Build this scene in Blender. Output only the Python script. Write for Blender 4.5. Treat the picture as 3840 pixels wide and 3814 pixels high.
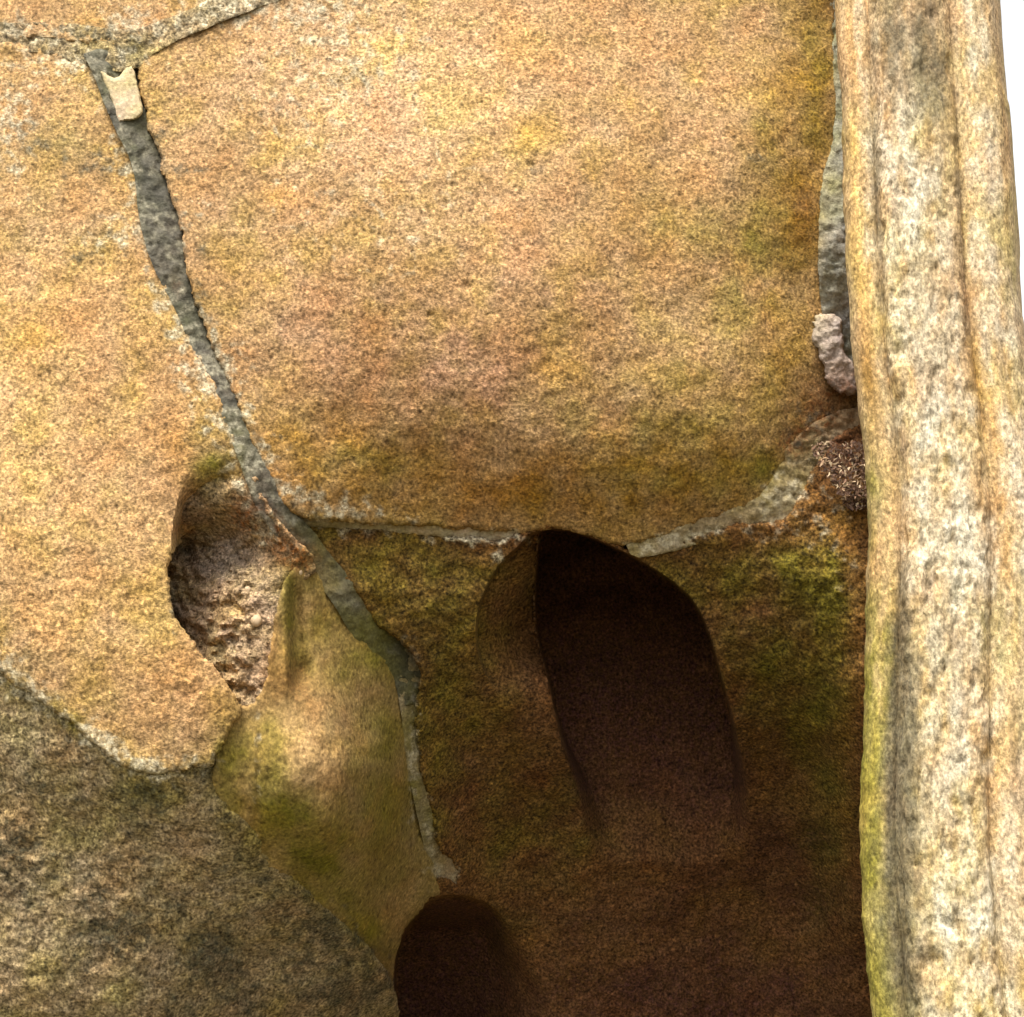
import bpy, math, random
import numpy as np
from mathutils import Vector, Matrix
S = bpy.context.scene
for o in list(bpy.data.objects): bpy.data.objects.remove(o)
COL = S.collection
rng = random.Random(7)

# ------------------------------------------------------------------ camera
# Guide coordinates: a 1932 x 1919 sheet over the wall face; the wall plane is Y=0, 1 m wide there.
GW, GH = 1932.0, 1919.0
PITCH = math.radians(15.0); HFOV = math.radians(35.0)
DIST = 0.5 / math.tan(HFOV / 2)
CEN = Vector((0, 0, 2.15))
CAM = CEN + Vector((0, -DIST * math.cos(PITCH), -DIST * math.sin(PITCH)))
cd = bpy.data.cameras.new('camera'); cam = bpy.data.objects.new('camera', cd); COL.objects.link(cam)
cam.location = CAM; cam.rotation_euler = (math.radians(90) + PITCH, 0, 0)
cd.angle = HFOV; cd.clip_start = 0.02; cd.clip_end = 2000
S.camera = cam
# ------------------------------------------------------------------ sky and sun (bright overcast)
AZ, EL = math.radians(-24), math.radians(61)          # azimuth from straight in front of the wall
L = Vector((math.sin(AZ) * math.cos(EL), -math.cos(AZ) * math.cos(EL), math.sin(EL)))
W = bpy.data.worlds.new('World'); S.world = W; W.use_nodes = True
wn = W.node_tree.nodes; wl = W.node_tree.links
bg = wn['Background']; sky = wn.new('ShaderNodeTexSky'); sky.sky_type = 'NISHITA'; sky.sun_disc = False
sky.sun_elevation = EL; sky.sun_rotation = math.atan2(L.x, L.y); sky.dust_density = 3.0; sky.air_density = 1.0
hs = wn.new('ShaderNodeHueSaturation'); hs.inputs['Saturation'].default_value = 0.12
wl.new(sky.outputs[0], hs.inputs['Color']); wl.new(hs.outputs[0], bg.inputs['Color'])
bg.inputs['Strength'].default_value = 0.15
sd = bpy.data.lights.new('sun', 'SUN'); sun = bpy.data.objects.new('sun', sd); COL.objects.link(sun)
sd.energy = 2.6; sd.angle = math.radians(24); sd.color = (1.0, 0.95, 0.86)
sun.rotation_euler = L.to_track_quat('Z', 'Y').to_euler(); sun.location = (0, -5, 8)
S.view_settings.view_transform = 'Standard'; S.view_settings.look = 'None'
S.view_settings.gamma = 1; S.view_settings.exposure = 1.35
S.render.engine = 'CYCLES'; S.cycles.max_bounces = 6; S.cycles.diffuse_bounces = 4

# ------------------------------------------------------------------ numpy helpers
def unproject(px, py, depth):
    """points of the wall: guide position and distance behind the wall plane -> world"""
    k = 2 * math.tan(HFOV / 2) / GW
    x = (px - GW / 2) * k; y = (GH / 2 - py) * k
    c, s = math.cos(PITCH), math.sin(PITCH)
    dx, dy, dz = x, c - s * y, s + c * y
    t = (depth - CAM.y) / dy
    return np.stack([CAM.x + t * dx, CAM.y + t * dy, CAM.z + t * dz], -1)

_PT = np.random.RandomState(11).permutation(1024)
_PT = np.concatenate([_PT, _PT, _PT, _PT])
_GR = np.random.RandomState(5).normal(size=(1024, 2)); _GR /= np.linalg.norm(_GR, axis=1)[:, None]
def perlin(x, y, seed=0):
    xi = np.floor(x).astype(np.int64); yi = np.floor(y).astype(np.int64)
    xf = x - xi; yf = y - yi
    u = xf * xf * xf * (xf * (xf * 6 - 15) + 10); v = yf * yf * yf * (yf * (yf * 6 - 15) + 10)
    def g(ix, iy, fx, fy):
        h = _PT[(_PT[(ix + seed * 131) % 1024] + iy) % 1024]
        return _GR[h, 0] * fx + _GR[h, 1] * fy
    a = g(xi, yi, xf, yf); b = g(xi + 1, yi, xf - 1, yf)
    c = g(xi, yi + 1, xf, yf - 1); d = g(xi + 1, yi + 1, xf - 1, yf - 1)
    return (a + u * (b - a)) * (1 - v) + (c + u * (d - c)) * v
def fbm(x, y, scale, octs=4, seed=0, gain=0.5):
    r = np.zeros_like(x); amp = 1.0; f = 1.0 / scale
    for i in range(octs):
        r += amp * perlin(x * f + 17.3 * i, y * f - 9.1 * i, seed + i); amp *= gain; f *= 2.03
    return r
def sstep(a, b, x):
    t = np.clip((x - a) / (b - a), 0, 1); return t * t * (3 - 2 * t)
def tps(points):
    P = np.array(points, float); xy = P[:, :2] / 1000.0; z = P[:, 2]; n = len(P)
    def U(r2): return 0.5 * r2 * np.log(r2 + 1e-9)
    D = ((xy[:, None] - xy[None]) ** 2).sum(-1)
    A = np.zeros((n + 3, n + 3)); A[:n, :n] = U(D) + 2e-4 * np.eye(n)
    A[:n, n] = 1; A[:n, n + 1:] = xy; A[n, :n] = 1; A[n + 1:, :n] = xy.T
    w = np.linalg.solve(A, np.concatenate([z, np.zeros(3)]))
    def f(x, y):
        x = x / 1000.0; y = y / 1000.0
        r = w[n] + w[n + 1] * x + w[n + 2] * y
        for i in range(n): r = r + w[i] * U((x - xy[i, 0]) ** 2 + (y - xy[i, 1]) ** 2)
        return r
    return f
def poly_sdf(x, y, poly):
    """signed distance in guide units, negative inside"""
    P = np.array(poly, float); d = np.full(x.shape, 1e18); inside = np.zeros(x.shape, bool)
    for i in range(len(P)):
        a = P[i]; b = P[(i + 1) % len(P)]; e = b - a
        wx = x - a[0]; wy = y - a[1]
        t = np.clip((wx * e[0] + wy * e[1]) / (e @ e + 1e-12), 0, 1)
        d = np.minimum(d, (wx - e[0] * t) ** 2 + (wy - e[1] * t) ** 2)
        c = (a[1] > y) != (b[1] > y)
        if abs(e[1]) > 1e-9: inside ^= c & (x < e[0] * (y - a[1]) / e[1] + a[0])
    d = np.sqrt(d); return np.where(inside, -d, d)
def smooth_poly(poly, it=2):
    P = np.array(poly, float)
    for _ in range(it):
        Q = np.roll(P, -1, 0); P = np.stack([0.75 * P + 0.25 * Q, 0.25 * P + 0.75 * Q], 1).reshape(-1, 2)
    return P
def blobs(x, y, lst):
    """soft patches (x, y, rx, ry, amount[, angle])"""
    r = np.zeros_like(x)
    for b in lst:
        cx, cy, rx, ry, a = b[:5]; t = math.radians(b[5]) if len(b) > 5 else 0
        dx = x - cx; dy = y - cy; c, s = math.cos(t), math.sin(t)
        q = ((dx * c + dy * s) / rx) ** 2 + ((-dx * s + dy * c) / ry) ** 2
        r = np.maximum(r, a * np.exp(-q * 0.9))
    return r

# ------------------------------------------------------------------ growth and stain maps (what grows on or has soaked into the stone, plus shade painted into recesses)
ALGAE = [(680,1230,70,60,.9),(610,1200,40,60,.6),(530,1550,60,60,1.2),(600,1620,110,45,1.2,38),(690,1740,60,40,1.1,45),(760,1040,150,40,.9),(1560,1180,40,160,1.2),(1500,1060,90,50,1.),(430,1430,30,70,1.),(300,1445,110,22,.6),(120,1350,110,22,.5,35),(400,880,50,60,.7),(1430,460,90,70,.75),(1300,430,60,50,.5),(1290,700,60,60,.55),(1390,560,70,90,.5),(1340,890,160,50,.6),(1440,280,40,60,.45),
         (760,1080,170,80,.85),(690,1200,80,70,.8),(850,1150,90,110,.8),(860,1280,60,130,.9),(500,1480,40,120,.7),(460,1420,30,60,.8),(830,1420,50,150,.7),(1400,1090,150,60,.85),
         (1520,1120,80,100,1.),(1540,1300,60,160,1.),(1560,1550,45,160,.9),(1470,1250,100,120,.8),(600,1560,110,60,.9,35),(660,1700,80,50,.9,40),
         (560,1230,40,50,.8),(440,1480,40,80,.85),(720,1560,50,120,.7),(700,1400,70,80,.6),(560,1640,80,40,.8,40),(950,1350,40,60,.5),
         (1240,800,200,60,.35),(700,870,120,50,.35),(1540,150,30,160,.4),(410,930,50,40,.55),(545,1150,16,110,.8),(1000,1560,160,120,.45),
         (900,1750,150,60,.4),(780,1420,30,150,.7),(810,1570,30,90,.7),(700,1190,50,50,.35),(640,1000,90,30,.6),(150,1580,60,30,.3),(270,1500,60,40,.5)]
LICHEN = [(395,700,55,60,.8,60),(360,620,30,40,.6,60),(430,790,30,60,.7,60),(480,870,25,50,.7,60),(560,930,60,25,.7,20),(640,970,70,30,.7),
          (60,1310,60,25,.9,35),(190,1400,70,25,1.,35),(290,1450,60,22,1.,10),(0,1260,40,40,.8),(370,1440,40,25,.6),(140,120,120,40,.6),
          (250,40,60,30,.7),(440,15,90,40,.8),(30,60,60,30,.5),(130,70,80,30,.5),(330,50,60,24,.5,-20),(430,30,120,30,.6),(600,20,90,40,.7),(650,120,150,90,.45),(560,200,100,90,.3),(20,230,40,120,.6),
          (1430,1000,40,25,.4),(1480,940,60,35,.7,-50),(1540,980,50,60,.3),(1590,1040,24,90,.25),(780,1420,12,120,.55),(812,1590,12,60,.6),(850,1650,14,22,.7),(900,1012,90,14,.9),(1270,1018,90,14,.8,-14),(720,985,60,20,.5),(260,430,40,120,.5,70),
          (330,470,20,50,.5),(720,360,250,200,.18),(500,1010,25,25,.6),(940,1050,14,20,.7),(485,1400,8,160,.3),(820,1640,30,15,.5)]
DARK = [(60,1480,80,40,.45),(180,1680,60,60,.55),(420,1640,60,40,.5),(520,1740,80,50,.6,40),(640,1860,60,70,.8),(120,1820,70,40,.5),(450,1880,60,50,.7),(250,1560,50,30,.5),(240,90,40,30,.6),(200,60,40,20,.5),(30,40,50,20,.5),(110,180,40,20,.35),(1540,790,50,30,.5),(1500,830,25,30,.5),(330,1120,14,80,.6),(350,1030,24,24,.7),(300,420,14,60,.5,75),(350,600,12,40,.5,60),(430,760,10,60,.4,60),(760,1230,40,25,.6),(420,1545,25,15,.6),(200,310,80,40,.55),(60,260,60,40,.6),(150,480,30,25,.6),(290,240,40,40,.5),(390,1450,25,25,.8),(280,1500,60,35,.9),(400,1800,60,70,1.),  # dark blobs at the left hollow's rim paint its shade
        (220,1760,80,50,1.),(30,1600,50,50,1.),(40,1700,40,40,.5),(620,1760,90,40,.9,40),(560,1800,60,80,.6),(100,1400,60,30,.4,35),(100,1650,70,50,.5),(260,1640,60,60,.45),(330,1720,40,40,.6),(500,1660,60,30,.5,40),(700,1860,50,60,.7),(160,1520,50,30,.4),
        (340,1900,60,40,.5),(560,1850,60,60,.5),(480,1760,40,40,.4),(1010,320,18,14,.7),(1430,300,20,30,.4),(330,330,20,70,.5,75),(345,480,14,60,.6,70)]
RUST = [(490,985,60,26,1.6,35),(545,1040,44,24,1.6,35),(1545,780,60,40,1.2),(1575,745,40,22,1.2),(1495,835,30,40,1.2,-40),(1300,1880,400,120,.8),(1000,1850,120,90,.5),(880,1850,120,120,.6),(500,985,55,28,.95,35),(540,1040,50,26,1.,35),(1540,760,50,45,.9),(1500,820,40,30,.9,-40),(1590,730,35,30,.8),(1590,860,45,60,.8),
        (560,1280,20,40,.5),(350,1000,25,15,.6),(1520,420,20,60,.4),(1250,1450,150,90,.75),(1350,1500,80,80,.8),(1250,1800,330,150,.55),(1500,1650,120,160,.55),
        (1100,350,60,40,.12),(620,380,60,40,.3),(250,40,50,25,.6),(1480,500,25,30,.4),(330,550,14,30,.4),(440,650,20,30,.3)]

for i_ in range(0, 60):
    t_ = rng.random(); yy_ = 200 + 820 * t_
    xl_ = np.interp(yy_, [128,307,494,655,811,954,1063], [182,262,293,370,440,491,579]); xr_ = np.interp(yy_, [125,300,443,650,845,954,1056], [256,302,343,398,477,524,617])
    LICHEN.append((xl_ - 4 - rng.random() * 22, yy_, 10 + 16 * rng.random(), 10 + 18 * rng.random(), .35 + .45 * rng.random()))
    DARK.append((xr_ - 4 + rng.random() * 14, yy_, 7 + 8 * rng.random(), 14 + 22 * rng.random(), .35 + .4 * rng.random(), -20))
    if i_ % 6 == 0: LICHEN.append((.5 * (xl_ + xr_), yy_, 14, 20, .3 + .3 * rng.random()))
def stain_layers(x, y, seed=0):
    n = fbm(x, y, 70, 4, 40 + seed); m = fbm(x, y, 22, 4, 60 + seed)
    al = np.clip(blobs(x, y, ALGAE) + 0.55 * n * sstep(0.02, .3, blobs(x, y, ALGAE)), 0, 1)
    li = np.clip(sstep(0.25, 0.75, blobs(x, y, LICHEN) + 0.75 * m), 0, 1) * sstep(.03, .12, blobs(x, y, LICHEN))
    dk = np.clip(sstep(0.3, 0.8, blobs(x, y, DARK) + 0.8 * m), 0, 1) * sstep(.03, .12, blobs(x, y, DARK))
    ru = np.clip(blobs(x, y, RUST) + 0.5 * n * sstep(.03, .2, blobs(x, y, RUST)), 0, 1)
    return np.stack([al, li, ru, dk], -1)

# ------------------------------------------------------------------ materials
def nd(nt, typ, **kw):
    n = nt.nodes.new(typ)
    for k, v in kw.items():
        if k in n.inputs: n.inputs[k].default_value = v
        else: setattr(n, k, v)
    return n
def ramp(nt, stops, interp='LINEAR'):
    r = nt.nodes.new('ShaderNodeValToRGB'); r.color_ramp.interpolation = interp
    e = r.color_ramp.elements
    while len(e) < len(stops): e.new(0.5)
    for el, (p, c) in zip(e, stops): el.position = p; el.color = tuple(c) + (1,) if len(c) == 3 else c
    return r
def g(v): return (v, v, v)
def stone_material(name, cols, stretch=(1, 1, 1), grain=1.0, pale=(.37, .32, .215), dark=(.085, .075, .05), algae=(.135, .115, .010),
                   rust=(.115, .042, .012), bump=1.0, pits=1.0, ragmin=.35):
    m = bpy.data.materials.new(name); m.use_nodes = True; nt = m.node_tree; lk = nt.links.new
    b = nt.nodes['Principled BSDF']; b.inputs['Roughness'].default_value = 0.92
    b.inputs['Specular IOR Level'].default_value = 0.15
    geo = nd(nt, 'ShaderNodeNewGeometry'); mp = nd(nt, 'ShaderNodeMapping'); mp.inputs['Scale'].default_value = stretch
    lk(geo.outputs['Position'], mp.inputs['Vector'])
    def noise(scale, detail=3.0, rough=0.6, off=0.0):
        n = nd(nt, 'ShaderNodeTexNoise'); n.inputs['Scale'].default_value = scale
        n.inputs['Detail'].default_value = detail; n.inputs['Roughness'].default_value = rough
        if off:
            a = nd(nt, 'ShaderNodeVectorMath', operation='ADD'); a.inputs[1].default_value = (off, off * .7, -off)
            lk(mp.outputs[0], a.inputs[0]); lk(a.outputs[0], n.inputs['Vector'])
        else: lk(mp.outputs[0], n.inputs['Vector'])
        return n
    def mix(a, bb, f, blend='MIX', fac=None):
        x = nd(nt, 'ShaderNodeMix', data_type='RGBA', blend_type=blend)
        for sock, val in ((x.inputs[6], a), (x.inputs[7], bb)):
            if isinstance(val, tuple): sock.default_value = val + (1,)
            else: lk(val, sock)
        if fac is not None: x.inputs[0].default_value = fac
        else: lk(f, x.inputs[0])
        return x.outputs[2]
    def mul(a, bb):
        x = nd(nt, 'ShaderNodeMath', operation='MULTIPLY', use_clamp=True)
        for sock, val in ((x.inputs[0], a), (x.inputs[1], bb)):
            if isinstance(val, (int, float)): sock.default_value = val
            else: lk(val, sock)
        return x.outputs[0]
    big = noise(5.5, 4, .55); mid = noise(21, 4, .6, 3.1); hue = noise(15, 4, .6, 8.7); fine = noise(170, 4, .7, 1.7); gr = noise(340, 2, .65, 5.3)
    r1 = ramp(nt, [(.30, cols[0]), (.44, cols[1]), (.55, cols[2]), (.70, cols[3])])
    s = nd(nt, 'ShaderNodeMath', operation='ADD'); h1 = mul(big.outputs[0], .5); h2 = mul(mid.outputs[0], .5)
    lk(h1, s.inputs[0]); lk(h2, s.inputs[1]); lk(s.outputs[0], r1.inputs[0])
    r2 = ramp(nt, [(.34, (.96, 1.0, .70)), (.46, (1.0, 1.0, .92)), (.54, (1, .98, 1.0)), (.66, (1.05, .94, .90))]); lk(hue.outputs[0], r2.inputs[0])
    c = mix(r1.outputs[0], r2.outputs[0], None, 'MULTIPLY', .85)
    tn = nd(nt, 'ShaderNodeAttribute', attribute_name='mineral'); tm = mix(tn.outputs['Color'], (1.0, 1.0, 1.0), None, 'ADD', 1.0)
    c = mix(c, tm, None, 'MULTIPLY', 1.0)
    # growth
    at = nd(nt, 'ShaderNodeAttribute', attribute_name='growth'); sep = nd(nt, 'ShaderNodeSeparateColor'); lk(at.outputs['Color'], sep.inputs[0])
    ragg = ramp(nt, [(.40, g(ragmin)), (.60, g(1.0))]); lk(fine.outputs[0], ragg.inputs[0])
    ragm = ramp(nt, [(.34, g(.6)), (.58, g(1.0))]); lk(mid.outputs[0], ragm.inputs[0])
    ac = ramp(nt, [(.35, tuple(v * .75 for v in algae)), (.5, algae), (.66, (algae[0] * 1.5, algae[1] * 1.3, algae[2] * 1.6))]); lk(hue.outputs[0], ac.inputs[0])
    c = mix(c, ac.outputs[0], mul(mul(sep.outputs[0], ragm.outputs[0]), .95))
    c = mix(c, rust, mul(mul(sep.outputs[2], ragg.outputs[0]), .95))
    c = mix(c, dark, mul(mul(at.outputs['Alpha'], ragg.outputs[0]), .85))
    c = mix(c, pale, mul(mul(sep.outputs[1], ragg.outputs[0]), .9))
    # sand grains: lighter and darker mineral grains
    k = grain * .84
    rg = ramp(nt, [(.30, g(1 - .70 * k)), (.44, g(1 - .22 * k)), (.54, g(1 + .08 * k)), (.68, g(1 + .75 * k))]); lk(gr.outputs[0], rg.inputs[0])
    c = mix(c, rg.outputs[0], None, 'MULTIPLY', 1.0)
    rf = ramp(nt, [(.32, g(1 - .45 * k)), (.5, g(1.0)), (.68, g(1 + .32 * k))]); lk(fine.outputs[0], rf.inputs[0])
    c = mix(c, rf.outputs[0], None, 'MULTIPLY', 1.0)
    # single grains: dark pits and pale quartz grains, picked at random cell by cell
    def cells(scale, off, lo, hi, keep_above):
        vo = nd(nt, 'ShaderNodeTexVoronoi', feature='F1'); vo.inputs['Scale'].default_value = scale; vo.inputs['Randomness'].default_value = 1
        a = nd(nt, 'ShaderNodeVectorMath', operation='ADD'); a.inputs[1].default_value = (off, off, off)
        lk(mp.outputs[0], a.inputs[0]); lk(a.outputs[0], vo.inputs['Vector'])
        vr = ramp(nt, [(lo, g(1)), (hi, g(0))]); lk(vo.outputs['Distance'], vr.inputs[0])
        sc = nd(nt, 'ShaderNodeSeparateColor'); lk(vo.outputs['Color'], sc.inputs[0])
        gt = nd(nt, 'ShaderNodeMath', operation='GREATER_THAN'); gt.inputs[1].default_value = keep_above; lk(sc.outputs[0], gt.inputs[0])
        return mul(vr.outputs[0], gt.outputs[0])
    pit = cells(120, 0, .18, .42, 1 - .34 * pits); pit2 = cells(230, 4, .22, .5, 1 - .3 * pits); qz = cells(190, 9, .2, .48, .74)
    c = mix(c, (.20, .17, .14), mul(pit, .50), 'MULTIPLY'); c = mix(c, (.36, .32, .26), mul(pit2, .45), 'MULTIPLY')
    c = mix(c, (1.75, 1.72, 1.65), mul(qz, .50 * grain), 'MULTIPLY')
    lk(c, b.inputs['Base Color'])
    # relief of the grains
    ad = nd(nt, 'ShaderNodeMath', operation='ADD'); q = mul(fine.outputs[0], .8); q2 = mul(gr.outputs[0], .7)
    lk(q, ad.inputs[0]); lk(q2, ad.inputs[1])
    bp = nd(nt, 'ShaderNodeBump'); bp.inputs['Strength'].default_value = .6 * bump; bp.inputs['Distance'].default_value = .0028
    lk(ad.outputs[0], bp.inputs['Height']); lk(bp.outputs[0], b.inputs['Normal'])
    return m
OCH = [(.235, .134, .050), (.29, .176, .074), (.325, .20, .092), (.325, .207, .070)]
M_A = stone_material('sandstone_ochre', OCH)
M_B = stone_material('sandstone_tan', [(.265, .154, .062), (.32, .195, .083), (.35, .218, .098), (.35, .228, .082)], rust=(.19, .068, .012))
M_E = stone_material('sandstone_damp', [(.080, .034, .012), (.112, .050, .017), (.135, .063, .021), (.14, .072, .020)], grain=1.35, rust=(.050, .019, .016), algae=(.115, .092, .010))  # rust tone also paints the shade inside the slot and round hollow
M_C = stone_material('sandstone_run', [(.19, .115, .04), (.25, .158, .058), (.29, .185, .072), (.29, .195, .06)], stretch=(1, 1, .8), grain=.7, bump=.7)
M_D = stone_material('sandstone_grey', [(.15, .108, .056), (.215, .158, .082), (.28, .205, .108), (.275, .215, .098)], grain=1.25, pits=1.9, dark=(.030, .032, .020))
M_H = stone_material('sandstone_weathered', [(.17, .115, .068), (.235, .16, .096), (.30, .205, .122), (.27, .19, .09)], grain=1.2, bump=1.6, rust=(.17, .06, .012))
M_M = stone_material('lime_mortar', [(.040, .038, .028), (.060, .056, .043), (.095, .086, .064), (.075, .072, .052)], grain=.5, bump=1.0, pits=.3, pale=(.24, .215, .15))
M_P = stone_material('fresh_mortar', [(.32, .24, .15), (.39, .30, .195), (.44, .34, .225), (.42, .335, .22)], grain=.45, bump=.6, pits=.3)
M_G = stone_material('grey_mortar', [(.17, .16, .135), (.22, .21, .18), (.27, .255, .225), (.25, .24, .20)], grain=.6, bump=.9, pits=.4)
M_J = stone_material('pier_sandstone', [(.29, .195, .095), (.35, .245, .125), (.385, .275, .145), (.385, .29, .155)], stretch=(1, 1, .6), grain=.85, bump=.9, pits=.4, ragmin=.75,
                     pale=(.47, .425, .32), dark=(.075, .066, .042), algae=(.15, .13, .018))

# ------------------------------------------------------------------ object helpers
def mesh_obj(name, verts, faces, mat, parent=None, smooth=True, angle=50):
    me = bpy.data.meshes.new(name)
    verts = np.asarray(verts, np.float32); me.vertices.add(len(verts)); me.vertices.foreach_set('co', verts.ravel())
    if isinstance(faces, np.ndarray):
        fs = [faces]
    else: fs = faces
    tot = sum(f.size for f in fs); me.loops.add(tot)
    me.loops.foreach_set('vertex_index', np.concatenate([f.ravel() for f in fs]).astype(np.int32))
    n = sum(len(f) for f in fs); me.polygons.add(n)
    st = []; off = 0
    for f in fs:
        st.append(off + np.arange(len(f)) * f.shape[1]); off += f.size
    me.polygons.foreach_set('loop_start', np.concatenate(st).astype(np.int32))
    me.update(calc_edges=True); me.validate()
    if smooth:
        me.polygons.foreach_set('use_smooth', np.ones(len(me.polygons), bool))
        me.set_sharp_from_angle(angle=math.radians(angle))
    if mat: me.materials.append(mat)
    o = bpy.data.objects.new(name, me); COL.objects.link(o)
    if parent: o.parent = parent
    return o
MINERAL_SHADE = [(1540,990,70,70,(.5,.5,.5)),(1600,1150,30,200,(.35,.4,.2)),(1590,1450,30,220,(.25,.35,.0)),  # iron-yellow, pink and bleached sandstone patches, plus painted-in ridge light and flank shade: x, y, rx, ry, (dr, dg, db)
    (800,150,360,190,(.22,.26,.44)),(620,330,200,160,(.10,.12,.22)),(880,720,190,140,(.03,-.03,.12)),(620,600,120,110,(.03,-.02,.04)),(1080,520,120,90,(.02,-.02,.06)),
    (640,860,170,110,(-.14,-.24,-.48)),(980,930,300,80,(-.14,-.24,-.48)),(1300,880,230,110,(-.18,-.22,-.50)),(1500,330,80,330,(-.18,-.20,-.42)),(1540,100,60,200,(-.10,-.12,-.3)),
    (985,250,45,40,(.10,.03,-.42)),(540,375,45,30,(.10,.0,-.36)),(985,80,60,50,(.08,.04,-.3)),(720,620,45,35,(.04,-.12,-.34)),(1230,420,90,70,(-.08,-.06,-.26)),(1060,690,70,40,(-.02,-.10,-.28)),
    (0,820,90,330,(.16,.19,.24)),(140,1150,160,110,(.06,.05,-.02)),(60,620,100,60,(.06,-.04,-.12)),(330,760,60,120,(-.08,-.12,-.2)),(100,300,120,90,(-.12,-.08,-.12)),(330,1290,90,60,(.04,-.06,-.18)),
    (600,1450,70,150,(.40,.40,.60)),(480,1440,50,80,(.1,.12,.1)),(740,1500,60,200,(-.20,-.16,-.3)),(1500,420,40,60,(.0,-.2,-.4)),(1470,700,60,70,(-.06,-.1,-.3)),(1320,330,30,20,(.2,.2,.2)),(1015,322,16,10,(.0,.1,.5)),  # the run's lit ridge painted lighter, its shaded right flank painted darker
    (450,1150,70,80,(.12,.10,.12)),(410,1060,60,40,(-.10,.0,.20))]
def mineral(x, y):
    r = np.zeros(x.shape + (3,)); w = 1 + .9 * fbm(x, y, 60, 4, 77); w2 = fbm(x, y, 95, 3, 84)
    for cx, cy, rx, ry, dc in MINERAL_SHADE:
        q = ((x - cx) / rx) ** 2 + ((y - cy) / ry) ** 2; r += (np.exp(-q) * np.clip(w, .2, 1.6))[..., None] * np.array(dc)
    r += w2[..., None] * np.array((.02, -.05, -.22))
    return np.concatenate([np.clip(r, -.75, .8), np.ones(x.shape + (1,))], -1)
def set_mineral(o, rgba):
    a = o.data.attributes.new('mineral', 'FLOAT_COLOR', 'POINT'); a.data.foreach_set('color', np.asarray(rgba, np.float32).ravel())
def set_growth_shade(o, rgba):
    a = o.data.attributes.new('growth', 'FLOAT_COLOR', 'POINT'); a.data.foreach_set('color', np.asarray(rgba, np.float32).ravel())
def tag(o, label=None, cat=None, group=None, kind=None):
    if label: o['label'] = label
    if cat: o['category'] = cat
    if group: o['group'] = group
    if kind: o['kind'] = kind
    return o
def thing(name, label, cat, loc=(0, 0, 0)):
    o = bpy.data.objects.new(name, None); COL.objects.link(o); o.location = loc; o.empty_display_size = .1
    return tag(o, label, cat)

BACK = 0.72; MORTARS = (M_M, M_P)
def stone(name, poly, depth, mat, parent, step=3.4, rnd=9, rdep=.0045, edge=4.5, rough=.0013, hook=None, label=None, seed=0, smooth=1, back=BACK, lump=.004):
    """one dressed stone: outline on the wall face, relief, rounded worn arris, sides running back into the wall"""
    poly = smooth_poly(poly, smooth) if smooth else np.array(poly, float)
    f = tps(depth) if not callable(depth) else depth
    x0, y0 = poly.min(0) - 3 * step; x1, y1 = poly.max(0) + 3 * step
    nx = int((x1 - x0) / step) + 1; ny = int((y1 - y0) / step) + 1
    X, Y = np.meshgrid(x0 + step * np.arange(nx), y0 + step * np.arange(ny))
    def sd(x, y): return poly_sdf(x, y, poly) + edge * fbm(x, y, 38, 3, 20 + seed) + .55 * edge * fbm(x, y, 10, 3, 33 + seed, .65)
    d = sd(X, Y); gy, gx = np.gradient(d, step); gl = np.sqrt(gx * gx + gy * gy) + 1e-6
    snap = (d > -.62 * step) & (d < 1.25 * step); ins = d <= -.62 * step
    mv = np.where(snap, np.clip(d, -1.3 * step, 1.3 * step), 0) / gl
    X = X - mv * gx / gl; Y = Y - mv * gy / gl
    if hook and hasattr(hook, 'snap'): X, Y = hook.snap(X, Y, ins, step)
    ok = ins | snap
    quad = ok[:-1, :-1] & ok[:-1, 1:] & ok[1:, :-1] & ok[1:, 1:]
    quad &= (ins[:-1, :-1] | ins[:-1, 1:] | ins[1:, :-1] | ins[1:, 1:])
    idx = np.arange(nx * ny).reshape(ny, nx)
    q = np.stack([idx[:-1, :-1][quad], idx[1:, :-1][quad], idx[1:, 1:][quad], idx[:-1, 1:][quad]], -1)
    used = np.unique(q); rem = -np.ones(nx * ny, np.int64); rem[used] = np.arange(len(used)); q = rem[q]
    x = X.ravel()[used]; y = Y.ravel()[used]; dd = np.minimum(np.where(snap.ravel()[used], 0, d.ravel()[used]), 0)
    z = f(x, y)
    t = np.clip(1 + dd / rnd, 0, 1); z = z + rdep * (1 - np.sqrt(np.clip(1 - t * t, 0, 1)))
    z = z + lump * fbm(x, y, 150, 3, seed + 3) + rough * fbm(x, y, 24, 4, seed + 9, .6)
    if hook: z = hook(x, y, z)
    v = unproject(x, y, z)
    # sides
    e = np.concatenate([q[:, [0, 1]], q[:, [1, 2]], q[:, [2, 3]], q[:, [3, 0]]]); es = np.sort(e, 1)
    key = es[:, 0] * (len(used) + 1) + es[:, 1]; u, first, cnt = np.unique(key, return_index=True, return_counts=True)
    be = e[first[cnt == 1]]; bv = np.unique(be); nm = -np.ones(len(used), np.int64); nm[bv] = len(used) + np.arange(len(bv))
    vb = unproject(x[bv], y[bv], np.full(len(bv), back))
    sides = np.stack([be[:, 1], be[:, 0], nm[be[:, 0]], nm[be[:, 1]]], -1)
    o = mesh_obj(name, np.concatenate([v, vb]), np.concatenate([q, sides]), mat, parent)
    G = stain_layers(x, y)
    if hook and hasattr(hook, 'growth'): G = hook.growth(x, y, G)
    set_growth_shade(o, np.concatenate([G, G[bv]]))
    if mat not in MORTARS: T = mineral(x, y); set_mineral(o, np.concatenate([T, T[bv]]))
    if label: o['label'] = label
    return o

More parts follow.
